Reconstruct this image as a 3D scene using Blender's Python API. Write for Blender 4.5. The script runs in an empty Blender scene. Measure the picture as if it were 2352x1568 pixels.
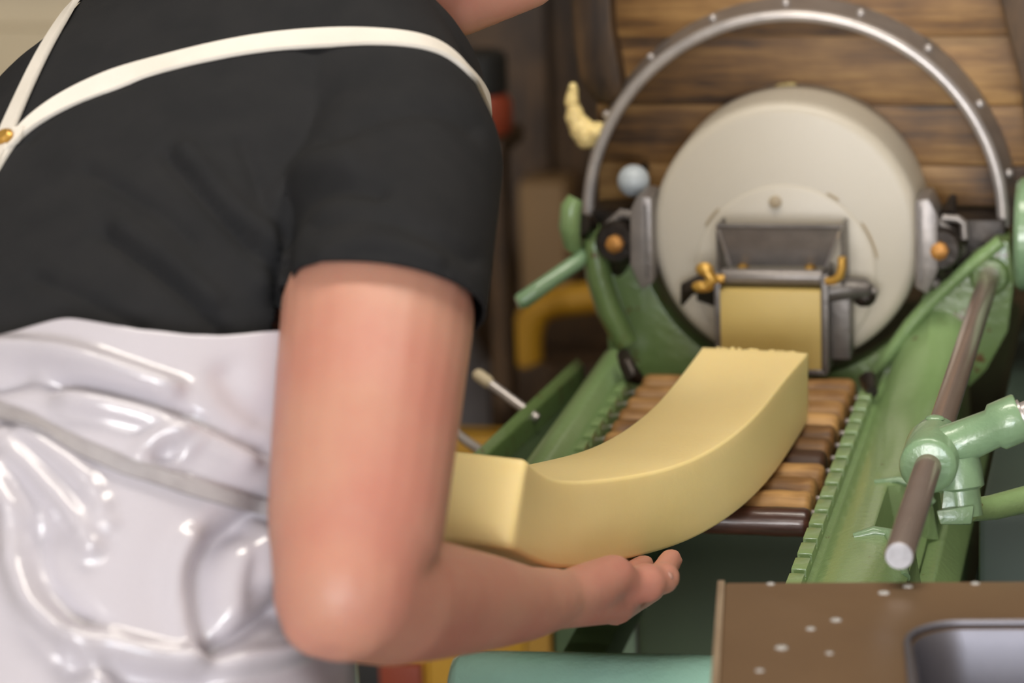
import bpy, bmesh, math, random
import numpy as np
from mathutils import Vector, Matrix, noise as mnoise
from mathutils.bvhtree import BVHTree

random.seed(7)
rng = np.random.default_rng(7)
scene = bpy.context.scene
COL = scene.collection

# ------------------------------------------------------------------ camera
F = 7000.0; CX, CY = 1176.0, 784.0          # focal length and centre in photo pixels (2352 x 1568)
Yc = np.array([(2750-CX)/F, (CY+1100)/F, -1.0]); Yc /= np.linalg.norm(Yc)
Xc = np.array([1, -.021, .2192]); Xc -= Yc*Xc.dot(Yc); Xc /= np.linalg.norm(Xc)
Zc = np.cross(Xc, Yc)
R = np.stack([Xc, Yc, Zc])
CAM = np.array([0, 0, 1.15]) - R @ (np.array([(1803-CX)/F, -(562-CY)/F, -1.0])*2.62)
cam_data = bpy.data.cameras.new('camera')
cam = bpy.data.objects.new('camera', cam_data); COL.objects.link(cam)
M = Matrix([[*R[0], CAM[0]], [*R[1], CAM[1]], [*R[2], CAM[2]], [0, 0, 0, 1]])
cam.matrix_world = M
cam_data.sensor_width = 36.0
cam_data.lens = F/2352*36.0
cam_data.clip_start = .05
cam_data.dof.use_dof = True
cam_data.dof.focus_distance = 2.13
cam_data.dof.aperture_fstop = 4.9
scene.camera = cam

# ------------------------------------------------------------------ light
world = bpy.data.worlds.new('world'); scene.world = world
world.use_nodes = True
world.node_tree.nodes['Background'].inputs['Color'].default_value = (.75, .85, 1, 1)
world.node_tree.nodes['Background'].inputs['Strength'].default_value = .3

def area(name, loc, target, sx, sy, power, col):
    l = bpy.data.lights.new(name, 'AREA'); l.shape = 'RECTANGLE'; l.size = sx; l.size_y = sy
    l.energy = power; l.color = col
    o = bpy.data.objects.new(name, l); COL.objects.link(o)
    o.location = loc
    o.rotation_euler = (Vector(target)-Vector(loc)).to_track_quat('-Z', 'Y').to_euler()
    return o
area('daylight_window_one', (-.2, -7.95, 1.85), (-.2, 0, 1.5), 2.4, 1.8, 255, (1, .97, .95))
area('daylight_window_two', (2.0, -7.95, 1.85), (2.0, 0, 1.5), 1.5, 1.8, 115, (.84, .91, 1))
area('ceiling_tube_glow', (.1, -.6, 2.85), (.1, -.6, 0), 1.5, .3, 27, (1, .93, .82))
area('ceiling_tube_glow_rear', (.3, -3.6, 2.85), (.3, -3.6, 0), 1.5, .5, 40, (1, .95, .88))

vs = scene.view_settings
vs.view_transform = 'Standard'; vs.look = 'None'; vs.gamma = 1.0; vs.use_curve_mapping = False
vs.exposure = 0.0

# ------------------------------------------------------------------ pixel helpers
def ray(px, py): return R @ np.array([(px-CX)/F, -(py-CY)/F, -1.0])
def atd(px, py, d): return CAM + ray(px, py)*d
def aty(px, py, y):
    r = ray(px, py); return CAM + r*((y-CAM[1])/r[1])
def atx(px, py, x):
    r = ray(px, py); return CAM + r*((x-CAM[0])/r[0])
def atz(px, py, z):
    r = ray(px, py); return CAM + r*((z-CAM[2])/r[2])
def proj(P):
    c = (np.asarray(P)-CAM) @ R
    return np.stack([CX+F*c[..., 0]/-c[..., 2], CY-F*c[..., 1]/-c[..., 2], -c[..., 2]], -1)
def cv(r, u, t): return R @ np.array([r, u, t], float)      # right / up / toward the camera -> world
def nrm(v): v = np.asarray(v, float); return v/np.linalg.norm(v)

# ------------------------------------------------------------------ materials
def new_mat(name):
    m = bpy.data.materials.new(name); m.use_nodes = True
    return m, m.node_tree, m.node_tree.nodes['Principled BSDF']
def noise(nt, scale, detail=4, rough=.55, vec=None):
    n = nt.nodes.new('ShaderNodeTexNoise'); n.inputs['Scale'].default_value = scale
    n.inputs['Detail'].default_value = detail; n.inputs['Roughness'].default_value = rough
    if vec is not None: nt.links.new(vec, n.inputs['Vector'])
    return n
def coords(nt, scale=(1, 1, 1), rot=(0, 0, 0), kind='Object'):
    t = nt.nodes.new('ShaderNodeTexCoord'); mp = nt.nodes.new('ShaderNodeMapping')
    mp.inputs['Scale'].default_value = scale; mp.inputs['Rotation'].default_value = rot
    nt.links.new(t.outputs[kind], mp.inputs['Vector']); return mp.outputs['Vector']
def ramp(nt, fac, stops):
    r = nt.nodes.new('ShaderNodeValToRGB')
    while len(r.color_ramp.elements) < len(stops): r.color_ramp.elements.new(.5)
    for e, (p, c) in zip(r.color_ramp.elements, stops):
        e.position = p; e.color = (*c, 1)
    nt.links.new(fac, r.inputs['Fac']); return r.outputs['Color']
def bump(nt, bs, height, strength, dist=.002):
    b = nt.nodes.new('ShaderNodeBump'); b.inputs['Strength'].default_value = strength
    b.inputs['Distance'].default_value = dist
    nt.links.new(height, b.inputs['Height']); nt.links.new(b.outputs['Normal'], bs.inputs['Normal'])
def simple(name, c0, c1=None, rough=.5, metal=0, scale=20, bstr=0, bscale=None, coat=0, sss=0, sssr=(1, .4, .2), ssss=.01, spec=.5, lo=.35, hi=.65, sheen=0):
    m, nt, bs = new_mat(name)
    v = coords(nt)
    if c1 is None: c1 = tuple(x*.8 for x in c0)
    n = noise(nt, scale, vec=v)
    nt.links.new(ramp(nt, n.outputs['Fac'], [(lo, c0), (hi, c1)]), bs.inputs['Base Color'])
    bs.inputs['Roughness'].default_value = rough; bs.inputs['Metallic'].default_value = metal
    bs.inputs['Coat Weight'].default_value = coat; bs.inputs['Coat Roughness'].default_value = .12
    bs.inputs['Specular IOR Level'].default_value = spec
    bs.inputs['Sheen Weight'].default_value = sheen
    if sss:
        bs.inputs['Subsurface Weight'].default_value = sss; bs.inputs['Subsurface Radius'].default_value = sssr
        bs.inputs['Subsurface Scale'].default_value = ssss
    if bstr:
        n2 = noise(nt, bscale or scale*3, vec=v); bump(nt, bs, n2.outputs['Fac'], bstr)
    return m
def wood(name, dark, mid, light, grain=(2, 60, 60), scale=1.0, rough=.55, coat=0, seed=0, blotch=.6):
    m, nt, bs = new_mat(name)
    oi = nt.nodes.new('ShaderNodeObjectInfo')
    t = nt.nodes.new('ShaderNodeTexCoord')
    add = nt.nodes.new('ShaderNodeVectorMath'); add.operation = 'ADD'
    mul = nt.nodes.new('ShaderNodeVectorMath'); mul.operation = 'SCALE'; mul.inputs['Scale'].default_value = 7.3
    comb = nt.nodes.new('ShaderNodeCombineXYZ')
    for k in 'XYZ': nt.links.new(oi.outputs['Random'], comb.inputs[k])
    nt.links.new(comb.outputs[0], mul.inputs[0])
    nt.links.new(t.outputs['Object'], add.inputs[0]); nt.links.new(mul.outputs[0], add.inputs[1])
    mp = nt.nodes.new('ShaderNodeMapping'); mp.inputs['Scale'].default_value = grain
    nt.links.new(add.outputs[0], mp.inputs['Vector'])
    n = noise(nt, scale, 6, .65, mp.outputs['Vector'])
    n2 = noise(nt, 9, 3, .5, add.outputs[0])
    mx = nt.nodes.new('ShaderNodeMix'); mx.data_type = 'FLOAT'; mx.inputs['Factor'].default_value = blotch*.6
    nt.links.new(n.outputs['Fac'], mx.inputs['A']); nt.links.new(n2.outputs['Fac'], mx.inputs['B'])
    nt.links.new(ramp(nt, mx.outputs['Result'], [(.39, dark), (.5, mid), (.62, light)]), bs.inputs['Base Color'])
    bs.inputs['Roughness'].default_value = rough; bs.inputs['Coat Weight'].default_value = coat
    bump(nt, bs, n.outputs['Fac'], .35, .002)
    return m

def green_paint(name, base, wornc=(.10, .045, .015), worn=.68, rough=.28):
    m, nt, bs = new_mat(name)
    v = coords(nt)
    n1 = noise(nt, 9, 3, .5, v)
    c = ramp(nt, n1.outputs['Fac'], [(.3, base), (.7, tuple(x*f for x, f in zip(base, (.86, .92, .85))))])
    n2 = noise(nt, 55, 5, .7, v)
    r2 = ramp(nt, n2.outputs['Fac'], [(worn, (0, 0, 0)), (worn+.03, (1, 1, 1))])
    mx = nt.nodes.new('ShaderNodeMix'); mx.data_type = 'RGBA'
    nt.links.new(r2, mx.inputs['Factor']); nt.links.new(c, mx.inputs['A']); mx.inputs['B'].default_value = (*wornc, 1)
    nt.links.new(mx.outputs['Result'], bs.inputs['Base Color'])
    bs.inputs['Roughness'].default_value = rough
    bs.inputs['Coat Weight'].default_value = .35; bs.inputs['Coat Roughness'].default_value = .1
    n3 = noise(nt, 130, 3, .6, v); bump(nt, bs, n3.outputs['Fac'], .4, .002)
    return m

MT = {}
MT['green'] = green_paint('green_machine_paint', (.215, .315, .135))
MT['mint'] = green_paint('mint_machine_paint', (.205, .315, .185), worn=.72)
MT['worn_and_shade_green'] = green_paint('worn_and_shade_green_paint', (.14, .21, .075), worn=.60)  # worn paint; on the outer flange its dark tone paints in shade
MT['teal'] = green_paint('teal_enamel', (.30, .50, .42), wornc=(.02, .01, .03), worn=.74, rough=.12)
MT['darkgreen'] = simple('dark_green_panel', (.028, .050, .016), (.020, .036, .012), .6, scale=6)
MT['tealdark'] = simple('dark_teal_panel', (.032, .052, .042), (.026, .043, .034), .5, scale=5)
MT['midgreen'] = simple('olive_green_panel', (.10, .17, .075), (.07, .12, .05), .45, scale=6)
MT['wood'] = wood('worn_hopper_wood', (.035, .014, .003), (.165, .078, .018), (.31, .17, .052), grain=(7, 90, 90), scale=1.0, blotch=.8)
MT['postwood'] = wood('dark_post_wood', (.018, .009, .004), (.05, .026, .010), (.10, .054, .021), grain=(40, 40, 6), scale=1.4)
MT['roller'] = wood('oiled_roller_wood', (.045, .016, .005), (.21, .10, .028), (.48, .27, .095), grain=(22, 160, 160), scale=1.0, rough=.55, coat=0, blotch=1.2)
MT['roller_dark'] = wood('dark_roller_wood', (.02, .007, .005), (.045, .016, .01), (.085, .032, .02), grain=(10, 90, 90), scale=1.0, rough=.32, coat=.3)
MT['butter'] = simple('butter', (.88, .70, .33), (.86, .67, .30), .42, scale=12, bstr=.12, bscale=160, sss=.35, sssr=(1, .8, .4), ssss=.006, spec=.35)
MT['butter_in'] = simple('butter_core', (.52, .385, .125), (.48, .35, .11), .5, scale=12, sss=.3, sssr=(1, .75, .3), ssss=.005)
MT['plastic'] = simple('white_outlet_plastic', (.49, .445, .37), (.46, .415, .34), .42, scale=5, sss=.2, sssr=(1, .9, .75), ssss=.01)
MT['stain'] = simple('stained_plastic', (.36, .29, .19), (.30, .23, .145), .5, scale=30)
MT['steel'] = simple('brushed_steel', (.50, .46, .44), (.40, .37, .36), .34, .55, scale=40, bstr=.08)
MT['rod'] = simple('polished_rod', (.44, .36, .32), (.38, .30, .26), .25, .7, scale=8)
MT['rod_end'] = simple('sawn_rod_end', (.46, .46, .50), (.30, .30, .32), .5, .2, scale=90)
MT['cast'] = simple('grey_cast_metal', (.15, .135, .125), (.10, .09, .085), .38, .4, scale=50, bstr=.2)
MT['castlight'] = simple('light_cast_metal', (.24, .215, .20), (.19, .17, .16), .36, .4, scale=50, bstr=.15)
MT['dark'] = simple('dark_oily_metal', (.035, .026, .02), (.015, .011, .009), .4, .5, scale=60, bstr=.3)
MT['brass'] = simple('brass', (.56, .33, .07), (.42, .22, .04), .35, .5, scale=60, bstr=.2)
MT['bolt'] = simple('rusty_brass_bolt', (.50, .24, .06), (.30, .13, .03), .5, .5, scale=90, bstr=.3)
MT['grey_knob'] = simple('pale_grey_plastic', (.42, .46, .49), (.38, .42, .45), .4, scale=10)
MT['tabletop'] = simple('stainless_tabletop', (.24, .155, .088), (.205, .13, .074), .34, .5, scale=7, bstr=.05, bscale=200)  # brown reflection of the room is put into the base colour
MT['pan'] = simple('stainless_pan', (.20, .195, .225), (.16, .155, .18), .42, .7, scale=10)
MT['edge'] = simple('table_edge_strip', (.62, .50, .36), (.50, .38, .26), .35, .7, scale=30)
MT['skin'] = simple('skin', (.48, .245, .175), (.455, .195, .145), .46, scale=13, bstr=.10, bscale=260, sss=.4, sssr=(1, .35, .18), ssss=.007, spec=.4)
MT['nail'] = simple('fingernail', (.40, .22, .17), (.38, .20, .155), .45, scale=20)
MT['shirt'] = simple('charcoal_cotton', (.0175, .0175, .0185), (.0145, .0148, .016), .92, scale=30, bstr=.25, bscale=700, spec=.15)
MT['apron'] = simple('white_vinyl', (.49, .465, .51), (.47, .445, .49), .18, scale=4, spec=.6, coat=.5)
MT['strap'] = simple('white_webbing', (.66, .62, .56), (.62, .58, .52), .7, scale=30, bstr=.2, bscale=500)
MT['tie'] = simple('grey_webbing_tie', (.33, .31, .32), (.27, .25, .26), .7, scale=60, bstr=.3, bscale=400)
MT['trousers'] = simple('white_work_cotton', (.62, .60, .58), (.55, .53, .51), .9, scale=10)
MT['boot'] = simple('white_rubber', (.66, .65, .62), (.6, .59, .56), .4, scale=10)
MT['hair'] = simple('brown_hair', (.06, .032, .016), (.03, .016, .009), .55, scale=120, bstr=.5, bscale=300)
MT['eye'] = simple('eye_white', (.8, .78, .75), (.78, .75, .72), .2, scale=5)
MT['yellow'] = simple('yellow_plastic', (.62, .34, .025), (.55, .29, .02), .45, scale=5)
MT['cream'] = simple('cream_enamel', (.56, .47, .32), (.50, .42, .28), .5, scale=4)
MT['tan'] = simple('tan_enamel', (.30, .19, .09), (.25, .155, .07), .6, scale=4)
MT['red'] = simple('red_plastic', (.30, .05, .02), (.24, .04, .015), .5, scale=5)
MT['black'] = simple('black_rubber', (.012, .011, .010), (.008, .008, .007), .6, scale=10)
MT['galv'] = simple('galvanised_grey', (.20, .19, .20), (.15, .14, .15), .5, .4, scale=8)
MT['wall'] = simple('brown_wall_paint', (.12, .085, .045), (.10, .07, .036), .8, scale=3)
MT['sidewall'] = simple('beige_wall_paint', (.46, .40, .31), (.42, .36, .28), .85, scale=3)
MT['ceil'] = simple('white_ceiling_paint', (.70, .67, .62), (.66, .63, .58), .9, scale=3)
MT['floor'] = simple('brown_tile_floor', (.13, .085, .05), (.10, .065, .04), .45, scale=4)
MT['frame'] = simple('white_window_frame', (.7, .7, .68), (.66, .66, .64), .5, scale=8)
m, nt, bs = new_mat('bright_window_sky')
bs.inputs['Base Color'].default_value = (.6, .7, .8, 1); bs.inputs['Emission Color'].default_value = (.82, .90, 1, 1)
bs.inputs['Emission Strength'].default_value = 3.0
MT['sky'] = m
m, nt, bs = new_mat('lit_tube')
bs.inputs['Emission Color'].default_value = (1, .92, .78, 1); bs.inputs['Emission Strength'].default_value = 4.0
MT['lamp'] = m
m, nt, bs = new_mat('clear_water')
bs.inputs['Base Color'].default_value = (.75, .72, .68, 1); bs.inputs['Transmission Weight'].default_value = .55
bs.inputs['Roughness'].default_value = .02; bs.inputs['IOR'].default_value = 1.33
MT['water'] = m

# ------------------------------------------------------------------ object helpers
def link(name, me, mat=None, parent=None):
    o = bpy.data.objects.new(name, me); COL.objects.link(o)
    if mat: me.materials.append(MT[mat])
    if parent is not None: o.parent = parent
    return o
def tag(o, label, cat, group=None):
    o['label'] = label; o['category'] = cat
    if group: o['group'] = group
    return o
def empty(name, loc, label, cat, group=None):
    o = bpy.data.objects.new(name, None); COL.objects.link(o); o.location = loc
    o.empty_display_size = .05
    bpy.context.view_layer.update()
    return tag(o, label, cat, group)
def structure(o): o['kind'] = 'structure'; return o

class MB:
    """collects shapes in world coordinates, builds ONE mesh object"""
    def __init__(s): s.v = []; s.f = []
    def add(s, V, Fc):
        b = len(s.v); s.v += [tuple(map(float, p)) for p in V]; s.f += [tuple(i+b for i in f) for f in Fc]; return s
    def box(s, lo, hi): 
        x0, y0, z0 = lo; x1, y1, z1 = hi
        return s.add([(x0,y0,z0),(x1,y0,z0),(x1,y1,z0),(x0,y1,z0),(x0,y0,z1),(x1,y0,z1),(x1,y1,z1),(x0,y1,z1)],
                     [(0,3,2,1),(4,5,6,7),(0,1,5,4),(1,2,6,5),(2,3,7,6),(3,0,4,7)])
    def hexa(s, P):   # 8 points: bottom loop 0-3, top loop 4-7
        return s.add(P, [(0,3,2,1),(4,5,6,7),(0,1,5,4),(1,2,6,5),(2,3,7,6),(3,0,4,7)])
    def loft(s, rings, cap=True, closed=True):
        n = len(rings[0]); V = [p for r in rings for p in r]; Fc = []
        for i in range(len(rings)-1):
            for j in range(n if closed else n-1):
                k = (j+1) % n
                Fc.append((i*n+j, i*n+k, (i+1)*n+k, (i+1)*n+j))
        if cap and closed:
            Fc.append(tuple(range(n))[::-1]); Fc.append(tuple((len(rings)-1)*n+j for j in range(n)))
        return s.add(V, Fc)
    def tube(s, pts, rad, n=12, cap=True, flat=1.0):
        pts = [np.asarray(p, float) for p in pts]; m = len(pts)
        if np.isscalar(rad): rad = [rad]*m
        rings = []; prev = None
        for i in range(m):
            t = nrm(pts[min(i+1, m-1)]-pts[max(i-1, 0)])
            if prev is None:
                a = np.array([0, 0, 1.]) if abs(t[2]) < .9 else np.array([1., 0, 0])
                u = nrm(np.cross(t, a))
            else: u = nrm(prev-t*prev.dot(t))
            prev = u; w = np.cross(t, u)
            rings.append([pts[i]+rad[i]*(math.cos(2*math.pi*k/n)*u+flat*math.sin(2*math.pi*k/n)*w) for k in range(n)])
        return s.loft(rings, cap)
    def rod(s, a, b, prof, n=24):
        """lathe about a->b; prof = list of (fraction or metres along, radius)"""
        a = np.asarray(a, float); b = np.asarray(b, float); t = nrm(b-a)
        h = np.array([0, 0, 1.]) if abs(t[2]) < .9 else np.array([1., 0, 0])
        u = nrm(np.cross(t, h)); w = np.cross(t, u)
        rings = [[a+t*x+r*(math.cos(2*math.pi*k/n)*u+math.sin(2*math.pi*k/n)*w) for k in range(n)] for x, r in prof]
        return s.loft(rings)
    def cyl(s, a, b, r, n=20, bev=0):
        L = float(np.linalg.norm(np.asarray(b, float)-np.asarray(a, float)))
        if bev: return s.rod(a, b, [(0, r-bev), (bev*.3, r-bev*.3), (bev, r), (L-bev, r), (L-bev*.3, r-bev*.3), (L, r-bev)], n)
        return s.rod(a, b, [(0, r), (L, r)], n)
    def ball(s, c, r, n=16, sc=(1, 1, 1), rot=None):
        c = np.asarray(c, float); sc = np.asarray(sc, float); rings = []
        for i in range(1, n//2):
            th = math.pi*i/(n//2)
            ring = []
            for k in range(n):
                p = np.array([math.sin(th)*math.cos(2*math.pi*k/n), math.sin(th)*math.sin(2*math.pi*k/n), -math.cos(th)])*sc*r
                ring.append(c+(rot @ p if rot is not None else p))
            rings.append(ring)
        return s.loft(rings)
    def capsule(s, p0, r0, p1, r1, n=16):
        p0 = np.asarray(p0, float); p1 = np.asarray(p1, float); L = float(np.linalg.norm(p1-p0))
        prof = [(-r0*math.cos(a), r0*math.sin(a)) for a in np.linspace(.25, math.pi/2, 5)]
        prof += [(L+r1*math.sin(a), r1*math.cos(a)) for a in np.linspace(0, math.pi/2-.25, 5)]
        return s.rod(p0, p1, prof, n)
    def prism(s, poly, y0, y1):     # polygon of (x,z) extruded along y
        n = len(poly)
        V = [(x, y0, z) for x, z in poly]+[(x, y1, z) for x, z in poly]
        Fc = [(i, (i+1) % n, (i+1) % n+n, i+n) for i in range(n)]+[tuple(range(n))[::-1], tuple(range(n, 2*n))]
        return s.add(V, Fc)
    def mesh(s, name, bev=0, smooth=None, seg=2):
        me = bpy.data.meshes.new(name); me.from_pydata(s.v, [], s.f); me.validate()
        bm = bmesh.new(); bm.from_mesh(me)
        bmesh.ops.recalc_face_normals(bm, faces=bm.faces)
        if bev:
            es = [e for e in bm.edges if len(e.link_faces) == 2 and e.calc_face_angle(0) > math.radians(28)]
            bmesh.ops.bevel(bm, geom=es, offset=bev, segments=seg, affect='EDGES', profile=.6, clamp_overlap=True)
        ang = math.radians(40 if smooth is None else smooth)
        for f in bm.faces: f.smooth = True
        for e in bm.edges:
            e.smooth = not (len(e.link_faces) == 2 and e.calc_face_angle(0) > ang)
        bm.to_mesh(me); bm.free(); return me
    def build(s, name, mat, parent=None, bev=0, smooth=None, seg=2, origin=None):
        me = s.mesh(name, bev, smooth, seg)
        o = link(name, me, mat, parent)
        co = np.array([v.co[:] for v in me.vertices])
        c = np.array([co[:, 0].mean(), co[:, 1].mean(), co[:, 2].min()]) if origin is None else np.asarray(origin, float)
        me.transform(Matrix.Translation(Vector(-c)))
        if parent is not None:
            pw = np.array(world_loc(parent))
            o.location = Vector(c-pw)
        else: o.location = Vector(c)
        return o
def world_loc(o):
    v = Vector(o.location); p = o.parent
    while p is not None: v = v+p.location; p = p.parent
    return v
def remesh(mb, voxel, smooth=6, fac=.5):
    me = bpy.data.meshes.new('tmp'); me.from_pydata(mb.v, [], mb.f)
    bm = bmesh.new(); bm.from_mesh(me); bmesh.ops.recalc_face_normals(bm, faces=bm.faces); bm.to_mesh(me); bm.free()
    o = bpy.data.objects.new('tmp', me); COL.objects.link(o)
    r = o.modifiers.new('r', 'REMESH'); r.mode = 'VOXEL'; r.voxel_size = voxel
    s = o.modifiers.new('s', 'SMOOTH'); s.factor = fac; s.iterations = smooth
    dg = bpy.context.evaluated_depsgraph_get()
    out = bpy.data.meshes.new_from_object(o.evaluated_get(dg))
    bpy.data.objects.remove(o); bpy.data.meshes.remove(me)
    return out
def get_co(me):
    a = np.empty(len(me.vertices)*3); me.vertices.foreach_get('co', a); return a.reshape(-1, 3)
def set_co(me, a): me.vertices.foreach_set('co', np.asarray(a).ravel()); me.update()
def get_no(me):
    a = np.empty(len(me.vertices)*3); me.vertices.foreach_get('normal', a); return a.reshape(-1, 3)
def place_mesh(name, me, mat, parent=None, smooth=True):
    if smooth: me.polygons.foreach_set('use_smooth', [True]*len(me.polygons))
    o = link(name, me, mat, parent)
    co = get_co(me); c = np.array([co[:, 0].mean(), co[:, 1].mean(), co[:, 2].min()])
    if parent is not None:
        me.transform(Matrix.Translation(Vector(-c))); o.location = Vector(c)-world_loc(parent)
    else:
        me.transform(Matrix.Translation(Vector(-c))); o.location = Vector(c)
    return o
def copy_part(src, loc, parent, name=None):
    o = src.copy(); COL.objects.link(o); o.parent = parent; o.location = loc
    return o
def spline(K, N):
    K = np.asarray(K, float); k = len(K); t = np.linspace(0, k-1, N)
    A = np.zeros((k, k)); b = np.zeros(K.shape); A[0, 0] = A[-1, -1] = 1
    for i in range(1, k-1):
        A[i, i-1] = 1; A[i, i] = 4; A[i, i+1] = 1; b[i] = 6*(K[i-1]-2*K[i]+K[i+1])
    m = np.linalg.solve(A, b); i = np.minimum(t.astype(int), k-2); u = t-i
    if K.ndim > 1: u = u[:, None]
    return K[i]*(1-u)+K[i+1]*u+((1-u)**3-(1-u))*m[i]/6+(u**3-u)*m[i+1]/6
def seg_dist(P, poly):
    poly = np.asarray(poly, float); a = poly[:-1]; ab = poly[1:]-a
    t = np.clip(((P[:, None]-a)*ab).sum(2)/np.maximum((ab**2).sum(1), 1e-9), 0, 1)
    q = a+ab*t[..., None]; d = np.linalg.norm(P[:, None]-q, axis=2); j = d.argmin(1)
    return d[np.arange(len(P)), j]
# ------------------------------------------------------------------ the room
def slab(name, lo, hi, mat): return structure(MB().box(lo, hi).build(name, mat))
slab('floor', (-3.2, -8.2, -.1), (3.2, 2.3, 0), 'floor')
slab('ceiling', (-3.2, -8.2, 2.9), (3.2, 2.3, 3.0), 'ceil')
slab('wall_back', (-3.2, 2.1, 0), (3.2, 2.3, 2.9), 'wall')
slab('wall_left', (-3.2, -8.2, 0), (-3.0, 2.1, 2.9), 'sidewall')
slab('wall_right', (3.0, -8.2, 0), (3.2, 2.1, 2.9), 'sidewall')
slab('wall_front', (-3.0, -8.2, 0), (3.0, -8.02, 2.9), 'sidewall')
slab('baseboard_back', (-3.0, 2.085, 0), (3.0, 2.1, .1), 'tan')
for k, (xc, w) in enumerate(((-.2, 2.4), (2.0, 1.5))):
    pane = MB().box((xc-w/2, -8.02, .9), (xc+w/2, -8.005, 2.6)).build('window_%d' % (k+1), 'sky'); structure(pane)
    fr = MB()
    for x in (xc-w/2-.04, xc-.02, xc+w/2): fr.box((x, -8.02, .86), (x+.04, -7.98, 2.64))
    for z in (.86, 1.72, 2.6): fr.box((xc-w/2, -8.02, z), (xc+w/2, -7.982, z+.04))
    fr.build('window_frame', 'frame', pane)
for lx, ly, lab in ((.1, -.6, 'long warm tube lamp on the ceiling above the machine'), (.3, -3.6, 'long tube lamp on the ceiling between the windows and the worker')):
    lamp = empty('ceiling_lamp', (lx, ly, 2.9), lab, 'lamp')
    MB().box((lx-.8, ly-.18, 2.875), (lx+.8, ly+.18, 2.9)).build('housing', 'frame', lamp)
    MB().cyl((lx-.75, ly, 2.864), (lx+.75, ly, 2.864), .011).build('tube', 'lamp', lamp)

# ------------------------------------------------------------------ the butter forming machine
mach = empty('butter_forming_machine', (0, .1, 0), 'green cast iron butter forming machine with wooden hopper and white round outlet', 'machine')

# base cabinet below the roller bed
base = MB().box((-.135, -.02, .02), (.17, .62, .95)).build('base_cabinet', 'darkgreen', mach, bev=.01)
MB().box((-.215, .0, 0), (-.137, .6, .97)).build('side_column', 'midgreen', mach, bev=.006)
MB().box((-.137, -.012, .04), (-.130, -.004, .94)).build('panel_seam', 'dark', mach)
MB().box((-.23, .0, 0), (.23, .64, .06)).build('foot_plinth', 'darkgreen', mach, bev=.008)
MB().box((.192, -.40, .02), (.62, .30, 1.043)).build('gear_cabinet', 'tealdark', mach, bev=.006)

# wooden hopper: front planks, left post, right post
hop = MB().box((-.16, .115, 1.17), (.19, .45, 1.62)).build('hopper', 'postwood', mach)
zs = [1.168, 1.203, 1.256, 1.316, 1.368, 1.43, 1.50, 1.58]
for i in range(len(zs)-1):
    y0 = .085+.004*((i*7) % 3)/2
    MB().box((-.178, y0, zs[i]+.0002), (.232, .113, zs[i+1]-.0002)).build('plank', 'wood', hop, bev=.0009)
MB().loft([[(x0, y0, z), (x1, y0, z), (x1, .10, z), (x0, .10, z)] for x0, x1, y0, z in
           ((-.158, -.150, .075, 1.256), (-.178, -.150, .068, 1.262), (-.190, -.152, .064, 1.285), (-.194, -.158, .062, 1.33), (-.196, -.163, .062, 1.62))]).build('post', 'postwood', hop, bev=.004)
MB().loft([[(x0, y0, z), (x1, y0, z), (x1, .12, z), (x0, .12, z)] for x0, x1, y0, z in
           ((.206, .235, .06, 1.20), (.196, .238, .058, 1.28), (.176, .240, .056, 1.36), (.160, .240, .056, 1.62))]).build('post', 'postwood', hop, bev=.004)

# arch guard: bright rounded rim + band running back to the hopper + rivets
aY = .05
aL, aRt, aT = aty(1352, 498, aY), aty(2305, 522, aY), aty(1840, 30, aY)
acx, acz, aR = (aL[0]+aRt[0])/2, (aL[2]+aRt[2])/2, (aRt[0]-aL[0])/2
def arc(r, y, a0=0, a1=math.pi, n=64): return [np.array([acx+r*math.cos(a), y, acz+r*math.sin(a)]) for a in np.linspace(a0, a1, n)]
band = MB()
rings = []
for a in np.linspace(-.01, math.pi+.01, 72):
    c, s_ = math.cos(a), math.sin(a)
    rings.append([(acx+r*c, y, acz+r*s_) for r, y in ((aR+.001, aY), (aR+.0045, aY), (aR+.011, .086), (aR+.008, .086))])
arch = band.loft(rings).build('arch_band', 'castlight', mach)
MB().tube(arc(aR, aY-.002), .0054, 12).build('arch_rim', 'steel', arch)
for a in np.linspace(.22, math.pi-.5, 8):
    p = np.array([acx+(aR+.0078)*math.cos(a), aY+.018, acz+(aR+.0078)*math.sin(a)])
    MB().ball(p, .0042, 10).build('rivet', 'steel', arch)

# white outlet drum
dc = np.array([0.0, 0.0, 1.157])
drum = MB().rod(dc, dc+np.array([0, .1, 0]), [(0, .1065), (.0012, .1110), (.004, .1142), (.009, .1162), (.016, .117), (.10, .1175)], 96).build('outlet_drum', 'plastic', mach, smooth=60)
pc = dc+np.array([.0, 0, -.033])
MB().rod(pc+np.array([0, -.0016, 0]), pc+np.array([0, .004, 0]), [(0, .0760), (.0006, .0778), (.0014, .0787), (.0056, .079)], 72).build('nozzle_plate', 'plastic', drum, smooth=60)
hp = aty(1780, 465, -.004)
MB().cyl(hp, hp+np.array([0, .01, 0]), .0056, 20, .001).build('plug', 'stain', drum)
# brown stain arcs left by the plate's rim
for a0, a1 in ((.18, .62), (.95, 1.1), (2.35, 2.6)):
    MB().tube([pc+np.array([.0805*math.cos(a), .0002, .0805*math.sin(a)]) for a in np.linspace(a0, a1, 14)], [.0004]+[.0013]*12+[.0004], 6).build('stain', 'stain', drum)

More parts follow.
